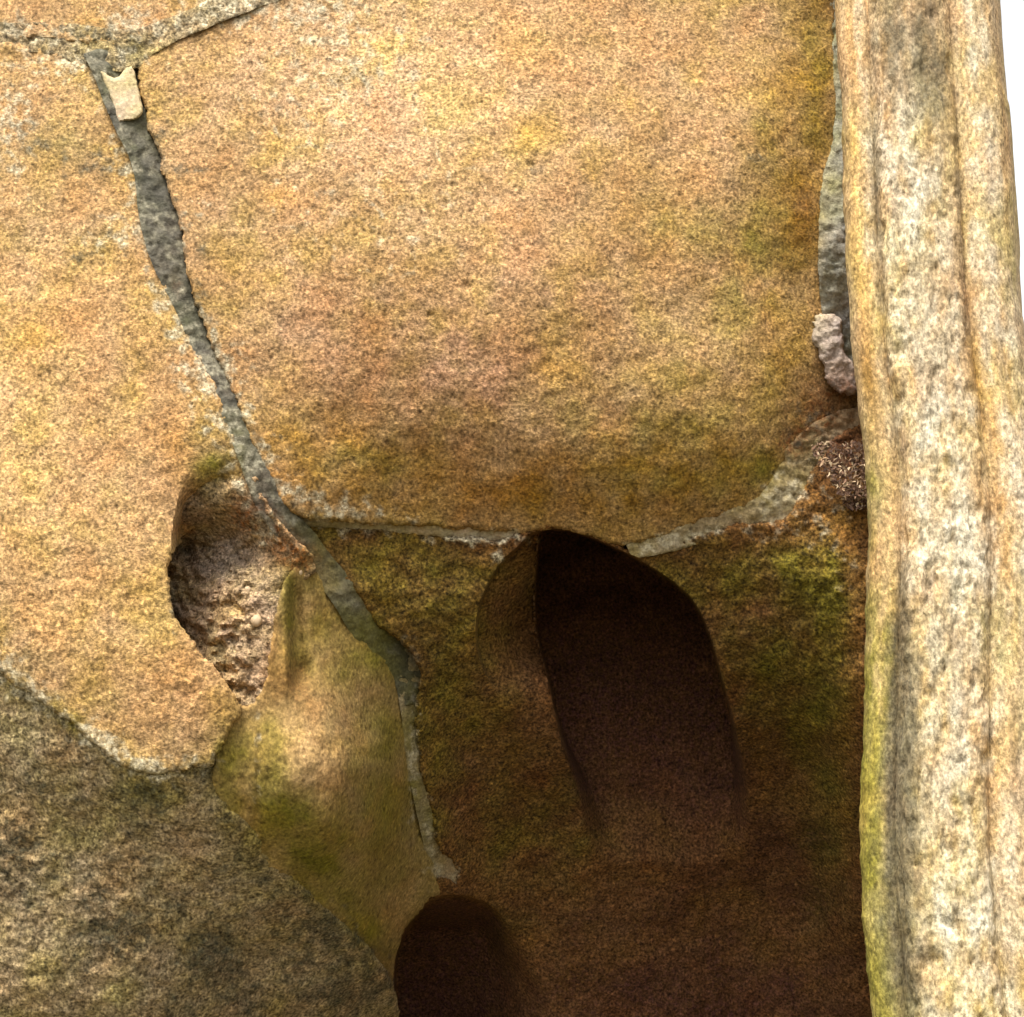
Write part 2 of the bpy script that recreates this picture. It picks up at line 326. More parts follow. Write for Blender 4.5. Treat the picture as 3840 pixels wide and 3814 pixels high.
# ------------------------------------------------------------------ the setting
def ground():
    n = 60; a = np.linspace(-1, 1, n); a = np.sign(a) * np.abs(a) ** 3 * 600
    X, Y = np.meshgrid(a, a); Z = .03 * fbm(X, Y, 3.0, 3, 2)
    idx = np.arange(n * n).reshape(n, n)
    q = np.stack([idx[:-1, :-1].ravel(), idx[:-1, 1:].ravel(), idx[1:, 1:].ravel(), idx[1:, :-1].ravel()], -1)
    m = bpy.data.materials.new('trodden_earth'); m.use_nodes = True; nt = m.node_tree
    no = nd(nt, 'ShaderNodeTexNoise'); no.inputs['Scale'].default_value = 3; no.inputs['Detail'].default_value = 8
    geo = nd(nt, 'ShaderNodeNewGeometry'); nt.links.new(geo.outputs['Position'], no.inputs['Vector'])
    r = ramp(nt, [(.35, (.05, .06, .02)), (.6, (.10, .075, .045))]); nt.links.new(no.outputs[0], r.inputs[0])
    b = nt.nodes['Principled BSDF']; nt.links.new(r.outputs[0], b.inputs['Base Color']); b.inputs['Roughness'].default_value = .95
    o = mesh_obj('ground', np.stack([X, Y, Z], -1).reshape(-1, 3), q, m); tag(o, kind='structure')
ground()

# ------------------------------------------------------------------ the wall
wall = thing('sandstone_wall', 'weathered ochre sandstone wall with carved hollows and grey mortar joints', 'wall', (0, .72, 0))
WP = wall
def keep(o):
    o.matrix_parent_inverse = Matrix.Translation((0, -.72, 0)); return o

# J1: the long diagonal joint, left and right edges
J1L = [(182,128),(218,225),(262,307),(269,402),(293,494),(341,579),(370,655),(406,722),(440,811),(467,886),(491,954),(532,1012),(579,1063),(630,1120),(683,1214),(745,1252),(766,1330),(772,1428),(797,1537),(818,1636),(854,1684)]
J1R = [(256,125),(272,218),(302,300),(322,368),(343,443),(356,538),(398,650),(443,749),(477,845),(504,899),(524,954),(579,1000),(617,1056),(668,1110),(703,1176),(757,1211),(796,1262),(786,1330),(786,1428),(808,1503),(826,1605),(856,1628),(866,1676)]

# upper big stone
A_poly = [(258,118),(292,72),(390,30),(470,-16),(620,-60),(1100,-96),(1566,-110),(1574,0),(1582,140),(1586,240),(1560,345),(1552,480),(1556,570),(1572,610),(1586,680),(1612,735),(1640,750),(1660,756),
          (1650,775),(1585,774),(1498,832),(1470,905),(1430,958),(1320,984),(1240,1016),(1188,1032),(1135,1020),(1091,1003),(1043,998),(1004,1001),(985,1007),(850,997),(700,990),(590,984)] + J1R[10::-1]
A_d = [(258,118,.004),(620,0,.006),(1100,-60,.012),(1566,-90,.040),(300,300,.0),(800,300,-.012),(1250,300,-.004),(1420,300,.012),(1560,300,.046),(420,650,.004),(800,600,-.010),(1250,600,.004),(1400,650,.024),(1540,640,.060),
       (520,950,.024),(640,820,.022),(700,900,.040),(760,975,.066),(1000,780,.012),(1000,900,.042),(1000,995,.080),(1200,900,.040),(1250,1010,.086),(1400,820,.042),(1420,955,.084),(1570,770,.084)]
def A_hook(x, y, z):
    for cx, cy, r, dp in [(1003,312,9,.006),(1015,322,13,.003),(880,540,8,.006),(872,535,16,.002),(812,594,5,.005),(1040,505,6,.003),(1160,120,5,.003),(700,250,6,.003),(1290,330,10,-.002),(1110,620,5,.003),(1350,610,6,.003)]:
        z = z + .6 * dp * np.exp(-((x - cx) ** 2 + (y - cy) ** 2) / r ** 2)
    return z
keep(stone('stone', A_poly, A_d, M_A, WP, hook=A_hook, edge=7, label='large smooth ochre stone at the top centre', seed=1))
# left stone
B_poly = [(-170,60),(0,78),(100,84),(168,118)] + J1L[:12] + [(530,1030),(505,1012),(475,998),(425,990),(382,990),(352,1006),(334,1030),(320,1060),(318,1110),(322,1145),(339,1178),(366,1214),(409,1264),(434,1294),(458,1332),(438,1376),(416,1420),(396,1448),
          (354,1450),(300,1464),(266,1462),(218,1438),(164,1392),(112,1348),(58,1310),(20,1288),(0,1262),(-60,1225),(-170,1170)]
DIP = smooth_poly([(358,872),(390,850),(450,850),(560,960),(560,1060),(400,1060),(338,1060),(322,1040),(328,985),(338,930)], 2)
def B_hook(x, y, z):
    d = poly_sdf(x, y, DIP)
    return z + np.clip(-d / (70 - 56 * sstep(890, 960, y)), 0, 1) * .062 * sstep(850, 1010, y) * sstep(545, 350, x) ** .7
B_d = [(-160,80,.004),(0,400,-.004),(-100,700,-.004),(0,900,-.012),(150,120,.002),(200,350,.0),(250,600,-.004),(150,900,-.014),(330,800,-.004),(430,820,.004),(300,1000,-.008),(310,1150,-.006),(500,985,.022),
       (150,1200,-.012),(0,1180,-.006),(-150,1150,.0),(0,1250,.002),(160,1380,.004),(290,1440,.008),(400,1420,.014),(450,1330,.012),(330,1280,-.002)]
keep(stone('stone', B_poly, B_d, M_B, WP, hook=B_hook, edge=7, rnd=11, rdep=.005, label='tan stone on the left with a scooped right edge', seed=2))
# weathered floor of the left hollow
H_poly = [(400,836),(340,850),(300,900),(284,1050),(288,1160),(380,1290),(446,1372),(500,1352),(524,1300),(534,1200),(548,1105),(600,1086),(585,1040),(530,990),(496,930),(470,872),(446,820)]
H_d = [(345,892,.018),(400,862,.014),(462,895,.014),(335,980,.050),(420,970,.034),(490,972,.022),(300,1010,.085),(342,1022,.090),(400,1018,.078),(480,1022,.056),(540,1052,.040),(300,1120,.10),(335,1120,.088),
       (400,1120,.056),(480,1120,.042),(535,1100,.046),(345,1200,.085),(400,1240,.058),(460,1230,.046),(515,1250,.046),(445,1340,.050),(500,1335,.046),(585,1070,.046)]
def H_hook(x, y, z):
    return z + .013 * fbm(x, y, 34, 4, 70, .6) * sstep(985, 1030, y) * sstep(530, 440, x)
keep(stone('stone', H_poly, H_d, M_H, WP, hook=H_hook, rnd=10, rdep=.003, rough=.004, seed=3, label='rough crumbling brown stone inside the left hollow'))
# smooth run below the hollow
C_poly = [(448,1332),(478,1330),(498,1300),(512,1210),(526,1118),(556,1066),(580,1066)] + J1L[13:] + [(835,1688),(808,1698),(774,1739),(752,1783),(743,1817),(742,1880),(746,1990),(760,2080),(742,1990),(738,1880),(700,1812),(644,1757),(583,1706),(535,1655),(494,1632),(470,1566),(424,1532),(398,1466),(406,1420),(428,1376)]
C_d = [(576,1085,.050),(548,1130,.038),(530,1250,.034),(470,1345,.032),(420,1450,.034),(430,1530,.054),(600,1150,.066),(575,1200,.060),(640,1200,.090),(740,1262,.150),(560,1300,.046),(620,1330,.066),(700,1330,.130),(600,1450,.050),(540,1450,.036),
       (660,1450,.082),(700,1450,.125),(760,1420,.196),(620,1560,.082),(520,1570,.078),(700,1560,.165),(780,1540,.262),(640,1680,.180),(560,1660,.140),(760,1680,.300),(830,1665,.345),(740,1830,.372),(690,1780,.280),(744,1980,.44)]
def C_hook(x, y, z):
    w = sstep(1085, 1130, y) * sstep(1330, 1270, y)
    z = z + .014 * np.exp(-((x - 560 - .02 * (y - 1200)) / 14) ** 2) * w - .005 * np.exp(-((x - 540) / 9) ** 2) * w
    z = z + .010 * np.exp(-((x - 578) / 16) ** 2 - ((y - 1262) / 26) ** 2) + .003 * np.exp(-((x - 487 + .02 * (y - 1450)) / 5) ** 2) * sstep(1350, 1400, y) * sstep(1590, 1540, y)
    return z + .010 * 0.4 * fbm(x, y * .5, 60, 3, 66) * sstep(1350, 1420, y)
keep(stone('stone', C_poly, C_d, M_C, WP, hook=C_hook, edge=6, rnd=10, rdep=.002, rough=.0012, lump=.003, seed=4, label='smooth olive streaked stone sloping below the left hollow'))
# lower left stone
D_poly = [(-170,1160),(-60,1212),(0,1246),(20,1272),(58,1294),(112,1334),(164,1378),(218,1424),(266,1450),(300,1452),(354,1440),(410,1430),(436,1522),(484,1556),(510,1622),(550,1646),(598,1698),(658,1748),(716,1806),(752,1880),(760,1990),(740,2090),(400,2090),(-170,2090)]
D_d = [(-160,1170,.016),(0,1260,.014),(160,1395,.018),(290,1465,.022),(400,1450,.034),(430,1545,.060),(490,1645,.112),(580,1715,.172),(690,1815,.290),(740,1950,.43),(-160,1500,.085),(0,1560,.085),(160,1600,.082),(300,1640,.088),(420,1700,.13),
       (-160,2080,.20),(0,1900,.140),(150,1900,.145),(300,1900,.165),(500,1900,.25),(650,2000,.40),(400,2080,.30),(540,1780,.205)]
keep(stone('stone', D_poly, D_d, M_D, WP, rnd=16, rdep=.008, rough=.0034, lump=.008, seed=5, label='grey-brown lichen-flecked stone at the lower left'))

# lower centre stone with the tall slot and the round hollow
E_poly = [(590,988),(700,994),(850,1008),(960,1020),(990,990),(1040,980),(1130,985),(1190,1046),(1262,1028),(1332,1002),(1420,981),(1466,990),(1505,950),(1530,880),(1580,815),(1640,790),(1720,800),(1740,1300),(1740,1800),(1760,2090),(1200,2090),(720,2090),(710,1900),(716,1760),(780,1672),(836,1650),(858,1664)] + J1R[22:10:-1]
E_d = [(590,1004,.060),(720,1012,.078),(870,1018,.088),(1190,1040,.096),(1330,1012,.092),(1470,1000,.088),(1580,830,.086),(1640,800,.090),(1620,1000,.080),(1720,1000,.10),(650,1120,.090),(760,1200,.124),(880,1200,.138),(1440,1180,.136),(1500,1060,.098),(1560,1100,.094),
       (1560,1250,.150),(1620,1200,.105),(1640,1300,.130),(810,1280,.158),(800,1420,.205),(880,1400,.250),(1000,1400,.265),(1450,1400,.275),(1540,1450,.300),(1610,1450,.235),(1720,1500,.25),(830,1610,.310),(900,1600,.355),(1020,1600,.385),(1130,1650,.420),(1270,1640,.430),(1420,1560,.385),(1540,1700,.450),(1610,1700,.385),
       (866,1690,.365),(1000,1780,.460),(1250,1800,.49),(1500,1820,.50),(1620,1880,.47),(1720,1850,.46),(760,1800,.42),(740,2080,.52),(1000,2000,.53),(1300,2000,.55),(1720,2080,.56)]
SLOT = [(1016,1000),(1043,996),(1091,1003),(1135,1021),(1190,1046),(1258,1087),(1282,1106),(1310,1132),(1336,1182),(1356,1250),(1371,1308),(1384,1352),(1395,1408),(1409,1456),(1418,1510),(1420,1580),(1380,1640),(1270,1690),(1160,1690),(1124,1640),(1098,1571),(1081,1476),(1060,1410),(1047,1349),(1032,1276),(1014,1213),(1007,1162),(1009,1094),(1014,1030)]
RING = [(1016,1000),(1004,1001),(979,1030),(944,1059),(917,1105),(899,1152),(896,1213),(908,1258),(930,1300),(975,1360),(1030,1420),(1075,1460),(1047,1349),(1032,1276),(1014,1213),(1007,1162),(1009,1094),(1014,1030)]
RND = [(744,1990),(742,1817),(750,1783),(774,1737),(806,1698),(849,1685),(895,1692),(940,1716),(980,1770),(1060,1850),(1090,2000)]
slot_s = smooth_poly(SLOT, 2); ring_s = smooth_poly(RING, 1); ring_b = smooth_poly([(1100,985)] + RING[1:11] + [(1060,1480),(1160,1500)], 1); rnd_s = smooth_poly(RND, 2)
class EHook:
    def __call__(self, x, y, z):
        z0 = z
        # shallow funnel along the left of the slot
        d = poly_sdf(x, y, ring_b); ramp_ = sstep(0, 110, -d)
        fade = sstep(1330, 1180, y)
        fun = (.040 * sstep(0, 5, -d) + .055 * ramp_) * fade
        z = np.where((d < 0) & (x < 1120), z0 + fun, z)
        # slot: upright back wall at one depth, running out where the face meets it
        d = poly_sdf(x, y, slot_s) + 1.5 * fbm(x, y, 16, 3, 88)
        back = .395 + .012 * fbm(x, y, 120, 3, 81) + .02 * sstep(1100, 1300, x) + .01 * (y - 1300) / 350
        zz = .5 * (z0 + back + np.sqrt((z0 - back) ** 2 + .016 ** 2)) - .008 * sstep(1560, 1660, y)
        soft = np.maximum(z0, z0 + (zz - z0) * sstep(0.5, 4.5 + 46 * sstep(1320, 1600, y), -d))
        z = np.where(d < 0, soft, z)
        # round hollow lower left
        d = poly_sdf(x, y, rnd_s)
        lo = (.03 + .12 * sstep(1060, 840, x) * sstep(1690, 1760, y)) * sstep(0, 5, -d) * sstep(1060, 930, x - (y - 1850) * .2) * (1 - sstep(900, 960, x) * (1 - sstep(0, 60, -d)))
        z = np.where(d < 0, z + lo, z)
        return z
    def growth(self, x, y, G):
        recess_shade = np.maximum(sstep(0, 12, -poly_sdf(x, y, slot_s)) * sstep(1700, 1330, y + 90 * fbm(x, y, 80, 3, 45)), sstep(0, 14, -poly_sdf(x, y, rnd_s)) * sstep(1040, 880, x))  # shade inside the slot and round hollow, painted as dark maroon
        G[:, 2] = np.clip(np.maximum(G[:, 2], recess_shade * (1 + .5 * fbm(x, y, 50, 3, 44))), 0, 1); G[:, 0] *= 1 - .8 * recess_shade; G[:, 1] *= 1 - recess_shade; return G
    def snap(self, X, Y, ins, step):
        for poly, cond in ((slot_s, lambda x, y: y < 1600), (rnd_s, lambda x, y: (x < 920)), (ring_s, lambda x, y: (x < 960) & (y < 1280))):
            d = poly_sdf(X, Y, poly); gy, gx = np.gradient(d); gl = np.sqrt(gx * gx + gy * gy) + 1e-6
            m = ins & (np.abs(d) < .5 * step) & cond(X, Y)
            X = np.where(m, X - d * gx / gl, X); Y = np.where(m, Y - d * gy / gl, Y)
        return X, Y
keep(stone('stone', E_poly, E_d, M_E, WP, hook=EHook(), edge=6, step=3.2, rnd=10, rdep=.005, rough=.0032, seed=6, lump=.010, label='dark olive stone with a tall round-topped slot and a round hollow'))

# mortar
def ribbon(Lp, Rp, grow=9):
    Lp = np.array(Lp, float); Rp = np.array(Rp, float)
    if len(Lp) == len(Rp):
        c = Rp - Lp; c /= np.linalg.norm(c, axis=1)[:, None] + 1e-9
        return np.concatenate([Lp - grow * c, (Rp + grow * c)[::-1]])
    return np.concatenate([Lp - np.array([grow, -grow * .5]), (Rp + np.array([grow, -grow * .5]))[::-1]])
M_L2 = stone_material('tan_mortar', [(.19, .142, .085), (.24, .182, .113), (.28, .215, .135), (.265, .205, .125)], grain=.6, bump=.9, pits=.4)
J1_d = [(220,130,.006),(260,240,.005),(310,400,.004),(350,560,.005),(400,690,.007),(460,820,.009),(500,920,.016),(545,990,.034),(600,1060,.062),(650,1130,.082),(700,1200,.116),(775,1262,.162),(775,1380,.192),(790,1480,.235),(810,1570,.285),(835,1645,.338),(862,1690,.368)]
keep(stone('mortar_joint', np.concatenate([[(150, 92)], ribbon(J1L[:17], J1R[:18]), [(286, 92)]]), J1_d, M_M, WP, rnd=4, rdep=.001, edge=1, rough=.003, lump=.003, seed=7, label='grey weathered mortar in the long diagonal joint'))
keep(stone('mortar_joint', ribbon(J1L[15:], J1R[15:17] + J1R[17:]), [(p[0], p[1], p[2] + .001) for p in J1_d[9:]], M_L2, WP, rnd=4, rdep=.001, edge=1, rough=.002, lump=.002, seed=27, label='thin tan mortar at the lower end of the diagonal joint'))
J2a = [(545,968),(590,974),(700,980),(850,986),(985,996),(990,992),(982,1018),(960,1024),(850,1015),(700,1002),(590,994),(560,990)]
J2a_d = [(545,980,.048),(700,994,.077),(850,1005,.088),(985,1016,.094),(700,970,.062),(700,1020,.085),(850,980,.076),(850,1030,.098),(985,1040,.105)]
keep(stone('mortar_joint', J2a, J2a_d, M_P, WP, rnd=4, rdep=.001, edge=2, rough=.003, lump=.002, seed=8, label='pale mortar left of the slot top', back=.12))
J2b = [(1178,1022),(1240,1006),(1320,974),(1424,948),(1460,900),(1488,832),(1560,780),(1650,760),(1660,830),(1600,840),(1560,860),(1530,905),(1512,950),(1480,1008),(1420,998),(1335,1020),(1262,1044),(1192,1054)]
J2b_d = [(1190,1040,.092),(1320,998,.088),(1425,972,.085),(1470,950,.080),(1500,870,.076),(1580,800,.082),(1650,800,.092),(1540,900,.088),(1400,1010,.094)]
keep(stone('mortar_joint', J2b, J2b_d, M_L2, WP, rnd=4, rdep=.001, edge=2, rough=.004, lump=.002, seed=9, label='pale mortar rising from the slot to the pier', back=.14))
J3 = [(1552,-110),(1562,0),(1572,140),(1578,240),(1548,345),(1542,480),(1546,575),(1560,612),(1576,680),(1600,735),(1620,750),(1660,750),(1660,-110)]
J3_d = [(1560,-100,.040),(1580,140,.042),(1575,345,.034),(1570,480,.034),(1556,600,.060),(1575,690,.080),(1610,735,.090),(1650,300,.03),(1650,600,.07)]
keep(stone('mortar_joint', J3, J3_d, M_G, WP, rnd=6, rdep=.002, edge=3, rough=.004, lump=.003, seed=10, label='lilac-grey mortar between the big stone and the pier', back=.14))
M_L = stone_material('lilac_mortar', [(.24, .185, .15), (.30, .235, .20), (.34, .275, .235), (.33, .265, .22)], grain=.6, bump=.8, pits=.4)
keep(stone('mortar_patch', [(1540,590),(1588,596),(1590,640),(1600,676),(1616,690),(1622,736),(1606,748),(1580,742),(1560,722),(1552,690),(1546,664),(1530,640),(1532,610)],
     [(1545,600,.046),(1590,600,.040),(1560,660,.050),(1610,690,.054),(1600,745,.064),(1560,725,.060)], M_L, WP, step=2.6, rnd=12, rdep=.006, edge=6, rough=.003, lump=.003, seed=21, back=.1, label='pale lilac mortar lump beside the pier'))
chip = [(178,118),(200,140),(222,150),(236,128),(252,124),(262,170),(272,212),(258,226),(236,228),(222,232),(214,200),(198,160)]
keep(stone('mortar_patch', chip, [(180,120,-.004),(260,125,-.004),(220,230,-.002),(270,220,-.002)], M_P, WP, step=2.4, rnd=6, rdep=.003, edge=2, rough=.0008, lump=.001, seed=11, smooth=1, back=.03, label='pale clean mortar chip at the head of the diagonal joint'))
keep(stone('mortar_joint', [(-190,30),(0,44),(120,40),(240,60),(300,40),(390,4),(470,-50),(620,-90),(1100,-130),(1580,-140),(1580,-80),(1100,-66),(620,-30),(470,20),(300,90),(256,136),(170,132),(100,100),(0,94),(-190,80)],
     [(-190,60,.003),(240,90,.003),(620,0,.006),(1100,-60,.004),(1570,-90,.016),(300,0,.002),(300,150,.002)], M_D, WP, rnd=4, rdep=.001, edge=2, rough=.003, lump=.003, seed=12, back=.14))
keep(stone('mortar_joint', [(-196,40),(-150,40),(-150,2100),(-196,2100)], [(-170,60,.01),(-170,1150,.01),(-170,1400,.09),(-170,2080,.35),(-190,600,.006),(-150,600,.006)], M_M, WP, step=8, seed=13, back=.4))
# stones of the neighbouring courses, past the picture's edge
keep(stone('stone', [(-200,-560),(520,-560),(520,-64),(462,-6),(388,34),(302,74),(240,96),(120,78),(0,72),(-200,56)], [(-200,-500,.02),(500,-500,.02),(-200,20,.004),(250,40,.006),(500,-60,.010)], M_B, WP, step=6, seed=14, label='brownish stone above the diagonal joint'))
keep(stone('stone', [(530,-560),(1700,-560),(1700,-150),(1580,-136),(1100,-120),(620,-84),(532,-70)], [(530,-500,.03),(1700,-500,.04),(600,-80,.014),(1100,-120,.022),(1700,-140,.04)], M_A, WP, step=8, seed=15))
keep(stone('stone', [(-700,-560),(-212,-560),(-208,700),(-200,1180),(-206,2100),(-700,2100)], [(-700,-500,.0),(-220,-500,.0),(-220,1150,.0),(-220,2080,.34),(-700,2080,.3),(-700,1100,.0)], M_B, WP, step=10, seed=16))
keep(stone('stone', [(-700,2100),(738,2100),(738,2620),(-700,2620)], [(-700,2110,.32),(300,2110,.36),(730,2110,.50),(-700,2600,.50),(730,2600,.58)], M_D, WP, step=10, seed=17))
keep(stone('stone', [(745,2100),(1780,2100),(1780,2620),(745,2620)], [(745,2110,.53),(1780,2110,.57),(745,2600,.6),(1780,2600,.6)], M_E, WP, step=10, seed=18))
def block(x0, x1, y0, y1, z0, z1, mat, name='stone'):
    import bmesh
    bm = bmesh.new(); bmesh.ops.create_cube(bm, size=1)
    for v in bm.verts:
        v.co = ((x0 + x1) / 2 + v.co.x * (x1 - x0), (y0 + y1) / 2 + v.co.y * (y1 - y0), (z0 + z1) / 2 + v.co.z * (z1 - z0))
    bmesh.ops.bevel(bm, geom=list(bm.edges), offset=.012, segments=2, affect='EDGES', profile=.6)
    me = bpy.data.meshes.new(name); bm.to_mesh(me); bm.free(); me.materials.append(mat)
    o = bpy.data.objects.new(name, me); COL.objects.link(o); o.parent = WP; return keep(o)
zz = 0.0
for r, h in enumerate((.34, .31, .30, .28)):
    xs = [-1.1, -.55 + .2 * (r % 2), .05 + .1 * (r % 2), .46]
    for i in range(3): block(xs[i], xs[i + 1] - .012, .60 + .01 * ((r + i) % 3), 1.0, zz, zz + h - .012, (M_D, M_B, M_E)[(r + i) % 3])
    zz += h
block(-1.1, .44, .66, 1.1, 0, 3.0, M_M, 'skylight_blocker'); block(-1.1, .345, .16, .64, 2.24, 3.0, M_M, 'skylight_blocker')  # unseen slabs added behind the stones to block skylight through gaps

# ------------------------------------------------------------------ the moulded pier at the right
PROF = [  # (guide x on the row 960, depth)
    (1700, .66), (1662, .20), (1650, .05), (1641, .0), (1640, -.014), (1644, -.026), (1653, -.035), (1666, -.040), (1682, -.044), (1697, -.045),      # side fillet
    (1705, -.041), (1712, -.049), (1720, -.058), (1738, -.063), (1770, -.066), (1802, -.067), (1832, -.067), (1855, -.066), (1867, -.063),           # roll
    (1874, -.053), (1882, -.057), (1898, -.061), (1920, -.063), (1944, -.061), (1962, -.054), (1973, -.040), (1979, -.015), (1978, .08), (1950, .40), (1915, .66)]
SPLIT = (10, 19)
def row_x():
    ys = np.array([-600, -200, 0, 250, 500, 640, 740, 900, 1000, 1100, 1400, 1600, 1750, 1919, 2300, 3200], float)
    lx = np.array([1560, 1568, 1576, 1588, 1596, 1602, 1616, 1635, 1640, 1632, 1626, 1618, 1630, 1646, 1662, 1690], float)
    return ys, lx
def pier():
    root = thing('stone_pier', 'pale lichen-covered moulded stone pier on the right against white sky', 'pier', (.45, .1, 0))
    pts = np.array(PROF, float); w = unproject(pts[:, 0], np.full(len(pts), 960.), pts[:, 1])[:, :2]   # plan outline (X, Y)
    seg = np.linalg.norm(np.diff(w, axis=0), axis=1)
    zt = np.concatenate([np.linspace(0, 1.2, 40)[:-1], np.arange(1.2, 2.95, .0022), np.linspace(2.95, 3.6, 30)])
    # guide row met by each height on the pier's face, and the lean of its worn left edge
    yy = np.linspace(-700, 3300, 800); zz = unproject(np.full(800, 1640.), yy, np.full(800, -.03))[:, 2]
    rowy = np.interp(zt, zz[::-1], yy[::-1])
    ys, lx = row_x(); tx = np.interp(rowy, ys, lx)
    k = np.ones(61) / 61; tx = np.convolve(np.pad(tx, 30, mode='edge'), k, 'valid')
    xt = unproject(tx, rowy, np.full(len(rowy), -.02))[:, 0]; x0 = unproject(np.array([1640.]), np.array([960.]), np.array([-.02]))[0, 0]
    shift = np.clip(xt - x0, -.05, .05)
    def part(name, i0, i1, label=None):
        P = w[i0:i1 + 1]; s = np.concatenate([[0], np.cumsum(np.linalg.norm(np.diff(P, axis=0), axis=1))])
        # dense where it faces the viewer
        st = [];
        for a in range(len(P) - 1):
            n = max(2, int((s[a + 1] - s[a]) / (.0022 if s[a + 1] - s[a] < .09 else .02))); st.append(np.linspace(s[a], s[a + 1], n, endpoint=False))
        st = np.concatenate(st + [[s[-1]]])
        X = np.interp(st, s, P[:, 0]); Y = np.interp(st, s, P[:, 1])
        for _ in range(3):                                      # ease the corners
            X[1:-1] = .25 * X[:-2] + .5 * X[1:-1] + .25 * X[2:]; Y[1:-1] = .25 * Y[:-2] + .5 * Y[1:-1] + .25 * Y[2:]
        tx_, ty_ = np.gradient(X), np.gradient(Y); ln = np.hypot(tx_, ty_) + 1e-9; nxv, nyv = ty_ / ln, -tx_ / ln
        gx = np.interp(st, s, pts[i0:i1 + 1, 0])
        GXm, RY = np.meshgrid(gx, rowy); ZZ = np.repeat(zt[:, None], len(st), 1)
        A = GXm; rough = .003 * fbm(A, RY * .5, 120, 3, 90) + .0016 * fbm(A, RY * .4, 18, 4, 93, .6) + .0030 * np.minimum(fbm(A, RY * .42, 30, 4, 97, .6), 0) * (2.6 if name == 'roll_moulding' else .3)
        fr = sstep(.25, .05, np.interp(st, s, P[:, 1]))[None]
        rough = rough * fr * (sstep(0, .008, st) * sstep(0, .008, st[-1] - st))[None]
        VX = X[None] + nxv[None] * rough + shift[:, None]; VY = Y[None] + nyv[None] * rough
        v = np.stack([VX, VY, ZZ], -1).reshape(-1, 3)
        n1, n2 = len(zt), len(st); idx = np.arange(n1 * n2).reshape(n1, n2)
        q = np.stack([idx[:-1, :-1].ravel(), idx[:-1, 1:].ravel(), idx[1:, 1:].ravel(), idx[1:, :-1].ravel()], -1)
        o = mesh_obj(name, v, q, M_J, root, angle=60); o.matrix_parent_inverse = Matrix.Translation((-.45, -.1, 0))
        x = GXm.ravel(); y = RY.ravel(); n = fbm(x, y * .45, 40, 4, 50); m = fbm(x, y * .4, 34, 4, 55, .6)
        al = blobs(x, y, [(1645,1200,30,150,1.3),(1655,1500,34,280,1.3),(1670,1850,60,280,1.1),(1685,1280,22,140,1.1),(1640,950,30,160,.7),(1740,1600,40,300,.45),(1600,100,30,200,.4),(1700,1750,60,200,.45),(1890,1150,14,140,.3),(1790,500,40,60,.25)])
        al = np.clip(al * (1 + 1.3 * n), 0, 1)
        li = blobs(x, y, [(1770,380,60,260,1.),(1780,700,60,250,1.),(1790,1000,50,130,1.2),(1830,1040,40,90,1.5),(1800,1400,70,300,.75),(1830,1750,90,250,.75),(1720,1100,14,260,.5),(1920,300,30,500,.55),(1930,900,30,300,.55),(1690,200,14,260,.45)])
        li = np.clip(li * .70 + .55 * m + .7 * n, 0, 1) * sstep(.02, .2, li)
        dk = blobs(x, y, [(1712,1250,15,130,1.8),(1714,1450,28,240,1.8),(1702,1720,30,220,1.3),(1708,400,7,250,.6),(1708,750,6,250,.3),(1820,160,44,130,1.),(1760,110,44,110,.9),(1790,560,50,50,.45),(1872,300,6,500,.35),(1740,1550,40,120,.3),(1800,700,50,80,.35),(1790,1250,60,120,.3)])  # stains and streaks; the thin outer groove line is painted shadow
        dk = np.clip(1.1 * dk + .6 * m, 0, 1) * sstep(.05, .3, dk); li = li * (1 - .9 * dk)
        ru = np.clip(blobs(x, y, [(1660,620,25,200,.16),(1872,900,8,500,.12),(1880,1300,10,300,.12),(1800,420,40,60,.22),(1830,90,30,90,.25)]) * (1 + n), 0, 1)
        sk = fbm(x, y * .06, 24, 3, 58, .6); sk2 = fbm(x, y * .09, 30, 3, 62)
        T = np.zeros(x.shape + (3,)); T += (.30 * sk)[:, None] * np.array((.8, 1., 1.1)) + (.35 * sk2)[:, None] * np.array((-.1, .25, 1.))
        ob = np.clip(blobs(x, y, [(1672,650,26,420,1.),(1890,900,22,700,.35),(1660,200,30,200,.4)]) , 0, 1); T += ob[:, None] * np.array((.08, .0, -.20))
        T += (sstep(1700, 1670, x) * sstep(1100, 1500, y))[:, None] * np.array((-.05, .05, -.35))
        set_mineral(o, np.concatenate([np.clip(T, -.6, .8), np.ones(x.shape + (1,))], -1))
        dk = np.clip(dk + .3 * np.clip(sk - .1, 0, 1) * sstep(1690, 1720, x), 0, 1)
        set_growth_shade(o, np.stack([al, li, ru, dk], -1))
        if label: o['label'] = label
    part('side_fillet', 0, SPLIT[0], 'smooth yellow-olive strip along the left of the pier')
    part('roll_moulding', SPLIT[0], SPLIT[1], 'rounded roll covered in pale crusty lichen')
    part('outer_fillet', SPLIT[1], len(PROF) - 1, 'pinkish outer strip beside the white sky')
pier()

